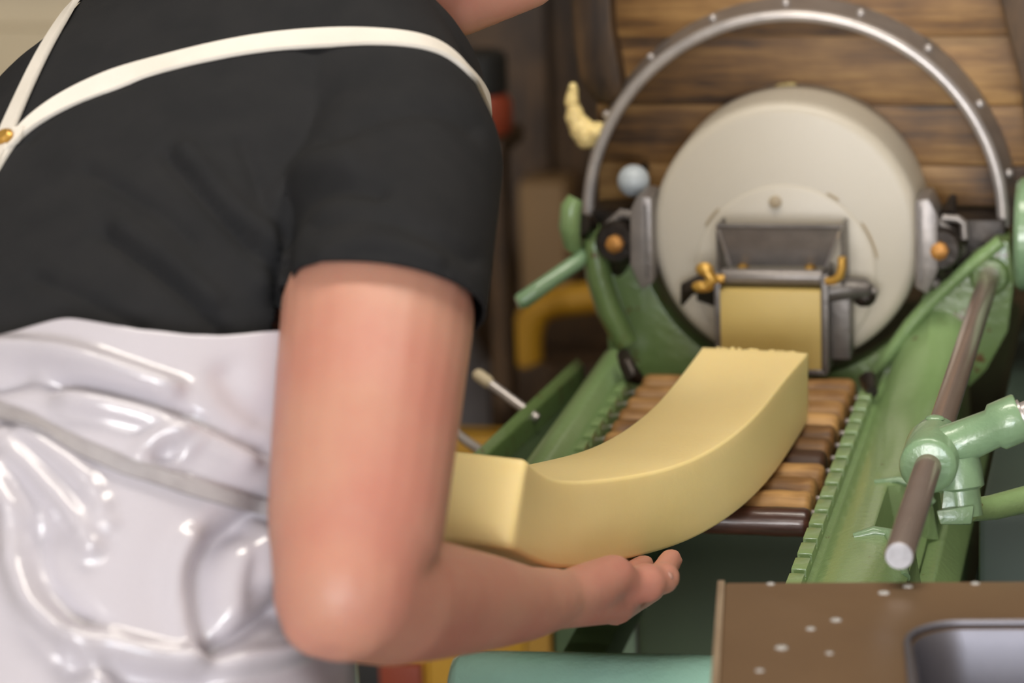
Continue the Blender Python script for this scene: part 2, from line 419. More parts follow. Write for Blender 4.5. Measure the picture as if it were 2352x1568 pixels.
# side clamps holding the drum
def clamp(sg):
    x = sg*.1155
    z0, z1 = (1.112, 1.194)
    m = MB()
    prof = [(x-sg*.003, z0+.006), (x-sg*.003, z1), (x+sg*.009, z1+.002), (x+sg*.016, z1-.012), (x+sg*.017, z0+.022), (x+sg*.008, z0)]
    o = m.prism(prof, -.018, .03).build('drum_clamp', 'castlight', mach, bev=.003)
    MB().prism([(x+sg*.001, z0+.012), (x+sg*.001, z1-.006), (x+sg*.0028, z1-.006), (x+sg*.0028, z0+.012)], -.020, -.012).build('clamp_lip', 'cast', o)
    bx, bz = (-.146, 1.152) if sg < 0 else (.133, 1.150)
    MB().rod((bx, -.012, bz), (bx, .05, bz), [(0, .016), (.004, .0185), (.03, .0185), (.034, .021), (.06, .021)], 18).build('bolt_boss', 'dark', o)
    MB().rod((bx, -.020, bz), (bx, 0, bz), [(0, .0055), (.0015, .0078), (.02, .0082)], 8).build('bolt', 'bolt', o)
    MB().tube([(x+sg*.012, 0, bz-.012), (bx, .006, bz-.014), (bx+sg*.004, .02, bz-.034)], [.008, .011, .007], 10).build('clamp_arm', 'dark', o)
    MB().tube([(x+sg*.012, -.002, bz+.022), (bx-sg*.004, 0, bz+.024), (bx+sg*.010, .002, bz+.012)], [.004, .0042, .003], 10).build('clamp_spring', 'castlight', o)
    return o
clamp(-1); cr = clamp(1)
h = [aty(2165, 500, 0), aty(2200, 502, 0), aty(2214, 512, 0), aty(2216, 548, .0)]
MB().tube(h, .0034, 10).build('hook', 'castlight', cr)
MB().tube([aty(2190, 450, .03), aty(2182, 480, .02), aty(2175, 500, .01)], [.003, .006, .008], 10).build('lug', 'dark', cr)
MB().ball(aty(2147, 650, .01), .0055, 12).build('nut', 'castlight', cr)
MB().ball(aty(2204, 572, .01), .006, 10).build('nut', 'cast', cr)
# dark bearing blocks under the hopper
MB().box((-.176, .035, 1.142), (-.118, .09, 1.170)).build('bearing_block', 'dark', mach, bev=.003)
MB().box((.128, .035, 1.118), (.185, .09, 1.166)).build('bearing_block', 'dark', mach, bev=.003)
kb = aty(1455, 415, .03)
MB().ball(kb, .0142, 24).build('ball_knob', 'grey_knob', mach)
MB().cyl(kb, kb+np.array([0, .06, 0]), .005, 12).build('knob_stem', 'dark', mach)

# the die on the nozzle plate
die = MB()
yF = -.05
fx0, fx1 = -.053, .041; zt, zb = 1.122, 1.054
die.box((fx0-.0015, yF, zb-.004), (fx0+.0035, -.004, zt+.014)).box((fx1-.0045, yF, zb-.004), (fx1+.0015, -.004, zt+.014))
die.box((fx0, yF, zb-.006), (fx1, -.004, zb-.001))
dieo = die.build('die_frame', 'cast', mach, bev=.0008)
MB().box((fx0+.002, -.03, zt+.0005), (fx1-.002, -.004, zt+.006)).build('die_lintel', 'dark', dieo)
MB().box((fx1+.0015, -.034, zb+.004), (fx1+.0185, -.006, zt-.004)).build('die_side_block', 'cast', dieo, bev=.002)
MB().cyl((fx0+.004, yF+.010, 1.1315), (fx1-.004, yF+.010, 1.1315), .0066, 24, .001).build('die_roller', 'castlight', dieo)
q = [aty(1647, 518, -.048), aty(1932, 521, -.048), aty(1898, 612, -.030), aty(1678, 610, -.030)]
fl = MB(); th = np.array([0, .004, -.001])
fl.hexa([q[3]+th, q[2]+th, q[2], q[3], q[0]+th, q[1]+th, q[1], q[0]])
flap = fl.build('die_flap', 'castlight', dieo, bev=.0008)
MB().tube([q[0]+np.array([0, -.001, 0]), q[1]+np.array([0, -.001, 0])], .0022, 8).build('flap_bead', 'cast', flap)
for a, b, ex in ((0, 3, -.001), (1, 2, .001)):
    lo = q[b]; hi = q[a]; side = np.array([hi[0], -.012, lo[2]-.004]); sd2 = np.array([hi[0], -.006, hi[2]-.002])
    w = np.array([.0012, 0, 0])
    low = np.array([hi[0]+ex, -.040, lo[2]-.012]); lowb = np.array([hi[0]+ex, -.006, lo[2]-.012])
    MB().hexa([low-w, low+w, lowb+w, lowb-w, hi-w, hi+w, sd2+w, sd2-w]).build('flap_cheek', 'cast', flap)
    MB().tube([hi+np.array([0, -.001, 0]), lo+np.array([0, -.001, 0])], .0014, 8).build('flap_edge', 'steel', flap)
# brass: wing screw, bent handle, two studs
ws = MB(); c = aty(1632, 640, -.052)
ws.ball(aty(1618, 618, -.054), .0078, 14, (1, .5, .8)).ball(aty(1614, 658, -.054), .0085, 14, (1.15, .5, .62)).tube([aty(1622, 622, -.054), aty(1637, 640, -.054), aty(1622, 656, -.054)], [.005, .006, .005], 10)
ws.cyl(c, c+np.array([.012, 0, 0]), .004, 12)
ws.build('wing_screw', 'brass', dieo, smooth=80)
MB().tube([aty(1898, 645, -.05), aty(1915, 645, -.052), aty(1930, 632, -.053), aty(1934, 612, -.053), aty(1934, 590, -.053)], [.0035, .0038, .004, .004, .0038], 12).build('bent_handle', 'brass', dieo)
for p in ((1706, 616), (1860, 618)):
    c = aty(*p, -.032); MB().rod(c+np.array([0, -.006, 0]), c+np.array([0, .01, 0]), [(0, .003), (.002, .0048), (.016, .0048)], 8).build('stud', 'brass', dieo)
# clamp wings either side of the die
MB().tube([aty(1650, 655, -.03), aty(1610, 650, -.03), aty(1580, 662, -.028), aty(1566, 700, -.024)], [.012, .0115, .010, .002], 12, flat=.7).build('die_clamp_wing', 'dark', dieo)
MB().hexa([aty(1600, 672, -.02), aty(1645, 672, -.02), aty(1645, 705, -.005), aty(1600, 690, -.005), aty(1600, 660, -.03), aty(1645, 655, -.03), aty(1645, 655, -.004), aty(1600, 660, -.004)]).build('die_clamp_foot', 'dark', dieo)
MB().tube([aty(1895, 668, -.03), aty(1940, 662, -.028), aty(1985, 662, -.024), aty(2008, 672, -.018)], [.013, .0125, .011, .006], 12, flat=.8).build('die_clamp_wing', 'cast', dieo)
MB().ball(aty(1985, 683, -.026), .0085, 12, (1.2, .8, 1)).build('die_clamp_pivot', 'dark', dieo)
MB().ball(aty(2008, 668, -.026), .0035, 10).build('die_clamp_pin', 'castlight', dieo)

# green cradle carrying the drum
def xz(p, y=0.0): w = aty(*p, y); return (w[0], w[2])
cy0, cy1 = .012, .060
rc = .129
left_out = [xz(p, cy0) for p in ((1345, 520), (1350, 600), (1372, 690), (1395, 770), (1400, 850))]
right_out = [xz(p, cy0) for p in ((2210, 905), (2265, 850), (2315, 760), (2330, 640), (2318, 555), (2285, 552), (2235, 600))]
inner = [(dc[0]+rc*math.cos(a), dc[2]+rc*math.sin(a)) for a in np.linspace(-.42, -math.pi+.30, 30)]
poly = left_out+[(-.165, .96), (.14, .96)]+right_out+inner+[xz((1400, 545), cy0)]
MB().prism(poly, cy0, cy1).build('cradle', 'worn_and_shade_green', mach, bev=.002)
MB().tube([aty(*p, cy0-.002) for p in ((1998, 868), (2040, 815), (2090, 745), (2140, 690), (2230, 608), (2300, 553))], [.004, .006, .006, .006, .006, .006], 10).build('cradle_rib', 'green', mach)
MB().tube([aty(*p, cy0-.002) for p in ((1362, 545), (1375, 630), (1400, 710), (1440, 790))], [.010, .012, .012, .010], 10).build('cradle_rib', 'worn_and_shade_green', mach)

# roller bed: rollers with steel pins, two notched rails, two cast side beams
ztop = 1.0445; rr = .0166; pitch = .0352; y_first = -.0475; nroll = 11
rx0, rx1 = -.1185, .0645
rails = {}
rollers = []
for k in range(nroll):
    y = y_first-pitch*k+(.004 if k == nroll-1 else 0)
    last = k == nroll-1
    m = MB(); r = rr if not last else .0112; zc = ztop-r-(.003 if last else .0)
    prof = [(0, r*.72), (.0015, r*.9), (.005, r)]
    for t in np.linspace(.01, rx1-rx0-.01, 12): prof.append((t, r*(1+.02*rng.normal())))
    prof += [(rx1-rx0-.005, r), (rx1-rx0-.0015, r*.9), (rx1-rx0, r*.72)]
    dx = 0 if not last else .004
    sh = rng.normal()*.0012
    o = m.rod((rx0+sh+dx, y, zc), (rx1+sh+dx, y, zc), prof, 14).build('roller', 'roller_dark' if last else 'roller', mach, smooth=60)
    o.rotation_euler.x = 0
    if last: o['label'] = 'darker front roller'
    for a, b in ((rx0-.010, rx0+.002), (rx1-.002, rx1+.010)):
        MB().cyl((a, y, zc), (b, y, zc), .0024, 10, .0006).build('pin', 'steel', o)
    rollers.append((y, zc))
def rail(x0, x1, name, y_end):
    m = MB(); pts = []
    zt_, zn = 1.0455, 1.0395
    y = -.046
    ys = []
    while y > y_end:
        ys.append(y); y -= pitch*.96
    for y in ys:
        m.hexa([(x0, y-.0245, 1.0), (x1, y-.0245, 1.0), (x1, y, 1.0), (x0, y, 1.0), (x0, y-.0245, zt_), (x1, y-.0245, zt_), (x1, y, zt_), (x0, y, zt_)])
        m.hexa([(x0, y-.034, 1.0), (x1, y-.034, 1.0), (x1, y-.0243, 1.0), (x0, y-.0243, 1.0), (x0, y-.034, zn), (x1, y-.034, zn), (x1, y-.0243, zn), (x0, y-.0243, zn)])
    return m.build(name, 'green', mach, bev=.0012)
rail(.0725, .0835, 'notched_rail', -.60)
rail(-.1345, -.1265, 'notched_rail', -.41)

def beam(prof_fn, ys, name, mat, **kw):
    return MB().loft([[(x, y, z) for x, z in prof_fn(y)] for y in ys]).build(name, mat, mach, **kw)
def right_prof(y, pocket=False):
    t = max(0, min(1, (y+.12)/.13))       # rises towards the cradle
    up = .045*t*t
    if pocket: return [(.0835, .97), (.0835, 1.036), (.087, 1.034), (.091, 1.0385), (.104, 1.044), (.119, 1.046), (.1205, 1.0450), (.1265, 1.010), (.150, 1.004), (.150, .97)]
    return [(.0835, .97), (.0835, 1.036), (.087, 1.034), (.091, 1.0385+up*.2), (.104, 1.044+up*.6), (.124, 1.047+up), (.140, 1.045+up), (.152, 1.036+up), (.158, 1.0), (.150, .97)]
p0, p1_ = -.341, -.462
secs = [(y, False) for y in np.linspace(.012, -.14, 8)]+[(-.24, False), (-.30, False), (p0+.006, False), (p0-.004, True), (p1_+.004, True), (p1_-.006, False), (-.55, False), (-.68, False)]
MB().loft([[(x, y, z) for x, z in right_prof(y, k)] for y, k in secs]).build('side_beam', 'green', mach, smooth=35)
MB().tube([(.108, p1_-.004, 1.044), (.122, p1_-.002, 1.0475), (.134, p1_-.003, 1.046), (.142, p1_-.03, 1.043), (.150, p1_-.066, 1.036)], [.003, .0045, .005, .005, .004], 10).build('pocket_rim', 'mint', mach)
MB().tube([(.110, p0+.004, 1.045), (.128, p0+.003, 1.0475), (.142, p0+.003, 1.044), (.154, p0+.004, 1.03)], [.002, .003, .004, .003], 10).build('pocket_rim', 'mint', mach)
MB().loft([[(x, y, z) for x, z in ((.150, 1.0), (.162, 1.0), (.178, .985), (.178, .93), (.15, .93))] for y in (.0, -.68)]).build('beam_flange', 'green', mach, bev=.002)

def left_prof(y):
    s = (.02-y)*.05
    return [(-.133, .97), (-.133, 1.036), (-.138, 1.040), (-.144, 1.050), (-.153, 1.053), (-.163, 1.047), (-.172-s*.3, 1.03), (-.176-s*.5, 1.00), (-.172, .96)]
beam(left_prof, [.02, -.06, -.14, -.22, -.30, -.38, -.43], 'side_beam', 'green', smooth=50)
lf = [atz(1330, 835, 1.03), atz(1110, 1040, 1.03)]
d_ = nrm(lf[1]-lf[0]); lf0 = lf[0]-d_*.0; lf1 = lf[1]+d_*.03; sx = np.array([.005, 0, 0]); up = np.array([0, 0, .006]); dz = np.array([0, 0, -.05])
MB().hexa([lf0+dz-sx*.3, lf1+dz-sx*.3, lf1+dz+sx, lf0+dz+sx, lf0-sx*.3+up, lf1-sx*.3+up, lf1+sx, lf0+sx]).build('outer_flange', 'worn_and_shade_green', mach, bev=.002)  # darker paint puts the trough's shade into the flange colour
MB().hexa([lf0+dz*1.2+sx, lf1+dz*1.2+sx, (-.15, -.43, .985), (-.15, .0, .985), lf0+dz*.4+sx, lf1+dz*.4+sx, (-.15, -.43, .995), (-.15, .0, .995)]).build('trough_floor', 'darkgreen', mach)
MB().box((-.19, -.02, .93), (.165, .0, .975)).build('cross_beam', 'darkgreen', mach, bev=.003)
# rusty bracket at the far left corner of the roller bed
MB().tube([atz(1432, 815, 1.062), atz(1440, 838, 1.058), atz(1452, 862, 1.05), atz(1470, 872, 1.045)], [.006, .007, .008, .005], 10).build('rusty_bracket', 'dark', mach)
MB().tube([atz(1995, 872, 1.05), atz(2003, 900, 1.047)], [.008, .005], 10).build('rusty_bracket', 'dark', mach)

# lever with upright knob on the left
MB().tube([aty(1188, 695, -.03), aty(1200, 690, -.028), aty(1330, 598, .0), aty(1338, 580, .01)], [.006, .0078, .0072, .006], 12).build('lever', 'mint', mach)
MB().tube([aty(1322, 455, .0), aty(1312, 475, -.002), aty(1308, 520, -.002), aty(1314, 560, .0), aty(1325, 578, .01)], [.007, .0095, .0098, .008, .005], 12).build('lever_knob', 'green', mach)
MB().cyl(aty(1330, 515, .0), aty(1350, 520, .02), .010, 12).build('lever_hub', 'dark', mach)
# thin steel rods with a cream tip beside the trough
a, b = aty(1108, 868, -.10), aty(1235, 962, -.12)
wr = MB().cyl(a, b, .0042, 10).build('wire_arm', 'steel', mach)
MB().capsule(a+nrm(a-b)*.004, .0056, a+nrm(b-a)*.006, .0056).build('wire_tip', 'cream', wr)
MB().cyl(aty(1040, 990, -.10), aty(1105, 1036, -.12), .0042, 10).build('wire_arm', 'steel', mach)
MB().box((-.245, -.16, .90), (-.205, .02, .985)).build('wire_bracket', 'midgreen', mach, bev=.004)

# guide rod, sliding collar with side arm
r0, r1 = np.array([.1735, .02, 1.1225]), np.array([.170, -.786, 1.140])
L = float(np.linalg.norm(r1-r0)); rt = nrm(r1-r0)
gr = MB().rod(r0, r1, [(0, .0091), (L-.0015, .0091), (L, .0083)], 32).build('guide_rod', 'rod', mach)
MB().rod(r1+rt*.0002, r1+rt*.001, [(0, .0084), (.0008, .0080)], 32).build('rod_face', 'rod_end', gr)
bz = aty(2262, 622, .004)
MB().rod(r0-rt*.03, r0+rt*.012, [(0, .022), (.03, .022), (.036, .019), (.042, .014)], 24).build('rod_socket', 'worn_and_shade_green', mach)
yc = (1.0-(-.555-.02)/( -.786-.02))
c0 = r0+rt*(L*.755); c1 = r0+rt*(L*.655)
col_ = MB().rod(c0, c1, [(0, .0150), (.0015, .0185), (.004, .0195), (.05, .0195), (.052, .0165), (.070, .0165), (.0735, .0150)], 32).build('sliding_collar', 'mint', mach, smooth=50)
cm = (c0*.62+c1*.38)
tip = atd(2318, 968, proj(cm)[2]-.01)
v = nrm(tip-cm); Ls = float(np.linalg.norm(tip-cm))
MB().rod(cm, tip, [(.012, .0155), (.02, .0148), (Ls-.012, .0135), (Ls-.009, .0165), (Ls+.008, .0165), (Ls+.0095, .0155)], 24).build('collar_arm', 'mint', col_, smooth=50)
MB().rod(tip, tip+v*.02, [(.009, .0115), (.011, .0115), (.0115, .009), (.04, .009)], 20).build('arm_bore', 'steel', col_)
MB().ball(c1*.7+c0*.3+np.array([0, 0, .0185]), .0052, 12, (1.3, 1, .5)).build('collar_plug', 'mint', col_)
# lower lug and bracket hanging from the collar
dC = proj(cm)[2]
def cb(p, d0, d1):   # quad in the photo -> solid between two depths
    return MB().hexa([atd(*q_, d0) for q_ in p]+[atd(*q_, d1) for q_ in p])
MB().rod(atd(2195, 1052, dC), atd(2205, 1130, dC), [(0, .016), (.008, .017), (.02, .017), (.022, .0135), (.04, .0135)], 20).build('lug', 'mint', col_)
cb([(2168, 1110), (2218, 1110), (2222, 1192), (2160, 1192)], dC-.012, dC+.02).build('bracket', 'mint', col_, bev=.002)
cb([(2150, 1172), (2238, 1160), (2232, 1204), (2160, 1205)], dC-.02, dC+.02).build('bracket_foot', 'mint', col_, bev=.002)
MB().tube([atd(2225, 1172, dC+.03), atd(2280, 1165, dC+.05), atd(2360, 1145, dC+.06), atd(2480, 1120, dC+.08)], [.008, .009, .0095, .0095], 12).build('handrail', 'green', mach)
# round green gear housing at the far right
MB().rod((.196, .01, 1.160), (.30, .01, 1.160), [(0, .044), (.004, .048), (.09, .048), (.094, .042)], 40).build('gear_housing', 'mint', mach)
MB().box((.235, .0, 1.0), (.29, .14, 1.15)).build('housing_stand', 'darkgreen', mach, bev=.006)

# teal cross tube in front of the base
tubeL, tubeR = aty(1062, 1582, -.45), aty(1690, 1596, -.45)
tx = nrm(tubeR-tubeL)
MB().rod(tubeL, tubeR, [(-.008, .017), (-.005, .025), (.002, .0295), (.45, .0295)], 32).build('cross_tube', 'teal', mach, smooth=60)
for x in (.0, .2):
    MB().box((tubeL[0]+.05+x, -.44, tubeL[2]-.045), (tubeL[0]+.085+x, .0, tubeL[2]-.015)).build('tube_arm', 'midgreen', mach, bev=.004)
# ------------------------------------------------------------------ butter
BW, BH = .087, .058
bK = np.array([[-0.0019, -0.0079, -0.0179, -0.0443, -0.0807, -0.1049, -0.1108], [-0.1814, -0.2832, -0.3863, -0.4864, -0.5847, -0.6852, -0.771],
               [1.0759, 1.0748, 1.0755, 1.0777, 1.0926, 1.1186, 1.1645], [0.0185, -0.0595, -0.0515, -0.0394, -0.0473, -0.0764, 0.0767]]).T
NB = 90
bS = spline(bK, NB)
def bar_frames():
    C = bS[:, :3]; T = np.gradient(C, axis=0); T /= np.linalg.norm(T, axis=1)[:, None]
    S = np.cross(T, [0, 0, 1.]); S /= np.linalg.norm(S, axis=1)[:, None]; U = np.cross(S, T)
    c, s = np.cos(bS[:, 3])[:, None], np.sin(bS[:, 3])[:, None]
    return C, T, S*c+U*s, U*c-S*s
bC, bT, bSd, bU = bar_frames()
def rrect(w, h, r, ns=7, nc=4):
    pts = []
    for (cx, cy, a0) in ((w/2-r, h/2-r, 0), (-w/2+r, h/2-r, 90), (-w/2+r, -h/2+r, 180), (w/2-r, -h/2+r, 270)):
        for k in range(nc+1):
            a = math.radians(a0+90*k/nc); pts.append((cx+r*math.cos(a), cy+r*math.sin(a)))
    out = []
    for i, p in enumerate(pts):
        out.append(p); q = pts[(i+1) % len(pts)]; d = math.hypot(q[0]-p[0], q[1]-p[1])
        if i % (nc+1) == nc:
            for k in range(1, ns): out.append((p[0]+(q[0]-p[0])*k/ns, p[1]+(q[1]-p[1])*k/ns))
    return out
rings = []
def bring(i, off, w, h, r, jit=0):
    o = []
    for a, b in rrect(w, h, r):
        p = bC[i]+bSd[i]*a+bU[i]*b+bT[i]*off
        if jit: p = p+bT[i]*rng.normal()*jit+bU[i]*rng.normal()*jit*.6
        o.append(p)
    return o
rings.append(bring(0, .0, BW-.006, BH-.006, .0015))
rings.append(bring(0, -.0005, BW-.002, BH-.002, .0016, .0010))
for i in range(0, NB-2):
    r = .0016+.0022*(i/NB)
    rings.append(bring(i, .001 if i == 0 else 0, BW, BH, r, .0004 if i == 0 else 0))
rings += [bring(NB-1, -.0035, BW, BH, .004), bring(NB-1, -.0012, BW-.0025, BH-.0025, .005), bring(NB-1, .0, BW-.007, BH-.007, .005), bring(NB-1, .0012, BW-.03, BH-.03, .005)]
bar = MB().loft(rings).build('butter_bar', 'butter', smooth=60)
tag(bar, 'long curved bar of pale yellow butter lifted off the wooden rollers by hand', 'butter')
cr_ = MB()
for k in range(16):
    a = rng.uniform(-.40, .42)*BW
    p = bC[0]+bSd[0]*a+bU[0]*(BH/2+.0002)+bT[0]*rng.uniform(-.0005, .001)
    cr_.ball(p, rng.uniform(.0006, .0014), 6, (1.5, 1, 1))
c = cr_.build('ragged_crumbs', 'butter', bar, smooth=80); c['kind'] = 'stuff'
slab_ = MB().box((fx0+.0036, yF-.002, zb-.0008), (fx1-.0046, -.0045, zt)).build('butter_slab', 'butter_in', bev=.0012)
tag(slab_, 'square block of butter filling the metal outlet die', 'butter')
# butter squeezed out on the hopper and on the drum
def lump(name, pts, label):
    m = MB()
    for p, r, sc in pts: m.ball(p, r, 12, sc)
    me = remesh(m, .0022, 3, .5)
    co = get_co(me); no = get_no(me)
    set_co(me, co+no*(rng.normal(size=(len(co), 1))*.0006))
    return tag(place_mesh(name, me, 'butter'), label, 'butter')
Y = .055
lump('butter_smear', [(aty(1316, 205, Y), .006, (.7, 1, 1.2)), (aty(1314, 235, Y), .009, (.7, 1, 1.3)), (aty(1320, 270, Y), .011, (.75, 1, 1.2)), (aty(1334, 295, Y), .012, (.9, 1, 1)),
                      (aty(1350, 312, Y), .0125, (1.0, 1, .9)), (aty(1345, 325, Y), .008, (1, 1, .9)), (aty(1368, 300, Y), .010, (1, 1.4, .8))], 'yellow butter squeezed out beside the wooden hopper post')
lump('butter_smear', [(aty(1800, 202, .085), .006, (1.8, 1, .8)), (aty(1815, 200, .085), .006, (1.6, 1, .8)), (aty(1785, 205, .086), .004, (1.5, 1, .8))], 'small yellow butter crumb on top of the white outlet drum')

# ------------------------------------------------------------------ steel table with sunken pan
tz = 1.12
tA = atz(1665, 1338, tz); tX = nrm(atz(2352, 1335, tz)-tA); tX[2] = 0; tX = nrm(tX); tY = np.array([tX[1], -tX[0], 0])   # toward the camera
tab = empty('steel_table', (*(tA+tX*.3+tY*.25)[:2], 0), 'grey brown stainless steel table with a sunken rounded pan beside the machine', 'table')
TW, TDp = .62, .46
def tp(u, w, z=0): return tA+tX*u+tY*w+np.array([0, 0, z])
pin = atz(2093, 1455, tz)-tA
pu, pw = float(pin.dot(tX)), float(pin.dot(tY))
pw0 = pw-.012
PW, PD, PR = .30, .24, .03
# top sheet with a hole for the pan (loft between outer rectangle loop and inner rounded loop)
def rloop(u0, w0, W_, D_, r, z, n=8):
    out = []
    for cu, cw, a0 in ((u0+W_-r, w0+r, -90), (u0+W_-r, w0+D_-r, 0), (u0+r, w0+D_-r, 90), (u0+r, w0+r, 180)):
        for k in range(n+1):
            a = math.radians(a0+90*k/n); out.append(tp(cu+r*math.cos(a), cw+r*math.sin(a), z))
    return out
def sq(W_, D_, r, z): return rloop(0, 0, W_, D_, r, z)
top = MB().loft([sq(TW, TDp, .002, -.012), sq(TW, TDp, .002, -.0012), [p+nrm(tp(TW/2, TDp/2)-p)*.001 for p in sq(TW, TDp, .002, 0)],
                 rloop(pu-.006, pw0-.006, PW+.012, PD+.012, PR+.006, .0), rloop(pu, pw0, PW, PD, PR, -.002)], cap=False)
top.build('table_top', 'tabletop', tab, smooth=30)
pan = MB().loft([rloop(pu, pw0, PW, PD, PR, -.002), rloop(pu+.003, pw0+.003, PW-.006, PD-.006, PR, -.012), rloop(pu+.008, pw0+.008, PW-.016, PD-.016, PR, -.055), rloop(pu+.02, pw0+.02, PW-.04, PD-.04, PR*.8, -.062)], cap=False)
pan.add(rloop(pu+.02, pw0+.02, PW-.04, PD-.04, PR*.8, -.062), [tuple(range(36))])
pan.build('pan', 'pan', tab, smooth=50)
MB().tube(rloop(pu-.003, pw0-.003, PW+.006, PD+.006, PR+.003, .001)+[rloop(pu-.003, pw0-.003, PW+.006, PD+.006, PR+.003, .001)[0]], .0022, 8).build('pan_rim', 'pan', tab)
MB().hexa([tp(-.0045, -.001, -.014), tp(.0, -.001, -.014), tp(.0, TDp, -.014), tp(-.0045, TDp, -.014), tp(-.0045, -.001, .0015), tp(.0, -.001, .0015), tp(.0, TDp, .0015), tp(-.0045, TDp, .0015)]).build('edge_strip', 'edge', tab, bev=.0008)
for u, w in ((.10, TDp-.03), (TW-.06, .05), (TW-.06, TDp-.03), (.17, .05)):
    a = tp(u, w); MB().cyl((a[0], a[1], 0), (a[0], a[1], tz-.013), .016, 16).build('leg', 'steel', tab)
for k, (p, r) in enumerate((((1920, 1424), .0028), ((1862, 1444), .0024), ((1795, 1488), .0032), ((2030, 1362), .003), ((2085, 1347), .0026), ((1770, 1341), .0022), ((2240, 1340), .0024), ((1905, 1500), .002), ((1745, 1540), .0022))):
    c = atz(*p, tz)
    m = MB(); n = 14
    m.loft([[c+np.array([r*s*math.cos(2*math.pi*j/n)*1.25, r*s*math.sin(2*math.pi*j/n), hh*r]) for j in range(n)] for s, hh in ((1, 0.0), (.97, .14), (.85, .3), (.6, .42), (.3, .48), (.06, .5))])
    tag(m.build('water_droplet', 'water', smooth=80), 'clear water droplet lying on the stainless steel table top', 'droplet', 'droplets on the steel table')

# ------------------------------------------------------------------ the worker
# torso stations: centre (pixel, pixel, depth), r direction (right, up, toward), half width, half depth
TS = [((90, 2150, 1.84), (.80, -.12, .58), .185, .130),
      ((85, 1720, 1.85), (.80, -.16, .58), .180, .130),
      ((150, 1200, 1.89), (.78, -.22, .58), .165, .120),
      ((318, 712, 1.97), (.75, -.28, .60), .171, .118),
      ((545, 340, 2.06), (.74, -.30, .60), .170, .112),
      ((640, 70, 2.12), (.74, -.30, .60), .130, .086),
      ((775, -80, 2.15), (.74, -.30, .60), .060, .058)]
tc = spline([atd(*s[0]) for s in TS], 61); tr = spline([cv(*s[1]) for s in TS], 61); tab_ = spline([[s[2], s[3]] for s in TS], 61)
tu = np.gradient(tc, axis=0); tu /= np.linalg.norm(tu, axis=1)[:, None]
tr = tr-tu*(tr*tu).sum(1)[:, None]; tr /= np.linalg.norm(tr, axis=1)[:, None]
tn = np.cross(tr, tu)           # out of the back
def torso_pt(i, th, off=0.0):
    i = np.clip(i, 0, 60); i0 = int(min(i, 59)); f = i-i0
    L = lambda A: A[i0]*(1-f)+A[i0+1]*f
    a, b = L(tab_); c, s = math.cos(th), math.sin(th)
    sgn = lambda x, e: math.copysign(abs(x)**e, x)
    return L(tc)+L(tr)*(a+off)*sgn(c, .85)+L(tn)*(b+off)*sgn(s, .85)
def torso_rings(i0, i1, off, step=2, n=40):
    return [[torso_pt(i, 2*math.pi*k/n, off) for k in range(n)] for i in range(i0, i1+1, step)]
SH = atd(905, 385, 1.92)
arm = [(SH, .045), (atd(880, 600, 1.84), .0475), (atd(868, 720, 1.80), .0575), (atd(838, 1000, 1.745), .0535), (atd(818, 1200, 1.715), .0505), (atd(792, 1355, 1.69), .0405)]
fore = [(atd(795, 1350, 1.69), .0405), (atd(895, 1375, 1.735), .0385), (atd(1000, 1378, 1.79), .0350), (atd(1130, 1383, 1.855), .0285), (atd(1205, 1386, 1.892), .0235), (atd(1280, 1374, 1.93), .0192)]
def chain(m, L, n=20):
    for (p, r), (q, s) in zip(L[:-1], L[1:]): m.capsule(p, r, q, s, n)
body = MB()
body.loft(torso_rings(4, 58, -.028))
chain(body, arm, 24); chain(body, fore, 24)
body.capsule(atd(745, 1408, 1.685), .0255, atd(760, 1385, 1.69), .032)        # point of the elbow
# right hand, palm up under the bar
def hand_digit(m, L):
    for (p, r), (q, s) in zip(L[:-1], L[1:]): m.capsule(atd(*p), r, atd(*q), s, 14)
for a, ra, b, rb in (((1228, 1383, 1.902), .0175, (1345, 1362, 2.03), .0150), ((1235, 1385, 1.902), .0180, (1380, 1368, 2.02), .0158), ((1240, 1387, 1.905), .0172, (1412, 1380, 2.005), .0150), ((1225, 1381, 1.905), .0168, (1310, 1356, 2.03), .0145)):
    body.capsule(atd(*a), ra, atd(*b), rb, 16)
hand_digit(body, [((1268, 1380, 1.92), .0165), ((1365, 1345, 1.965), .0170), ((1408, 1324, 1.983), .0150), ((1446, 1340, 1.996), .0108), ((1484, 1338, 2.008), .0138), ((1505, 1334, 2.014), .0106), ((1524, 1326, 2.022), .0114)])   # thumb
hand_digit(body, [((1410, 1385, 2.005), .0150), ((1452, 1372, 2.040), .0112), ((1496, 1350, 2.065), .0100), ((1527, 1308, 2.082), .0090), ((1541, 1286, 2.092), .0084)])                  # index
hand_digit(body, [((1380, 1366, 2.02), .0150), ((1420, 1345, 2.075), .0105), ((1455, 1318, 2.095), .0098), ((1478, 1300, 2.11), .0085)])
hand_digit(body, [((1345, 1358, 2.03), .0145), ((1385, 1340, 2.085), .0100), ((1420, 1316, 2.11), .0092), ((1440, 1300, 2.125), .0082)])
hand_digit(body, [((1310, 1352, 2.03), .0140), ((1345, 1336, 2.075), .0088), ((1370, 1320, 2.10), .0082), ((1385, 1306, 2.115), .0072)])
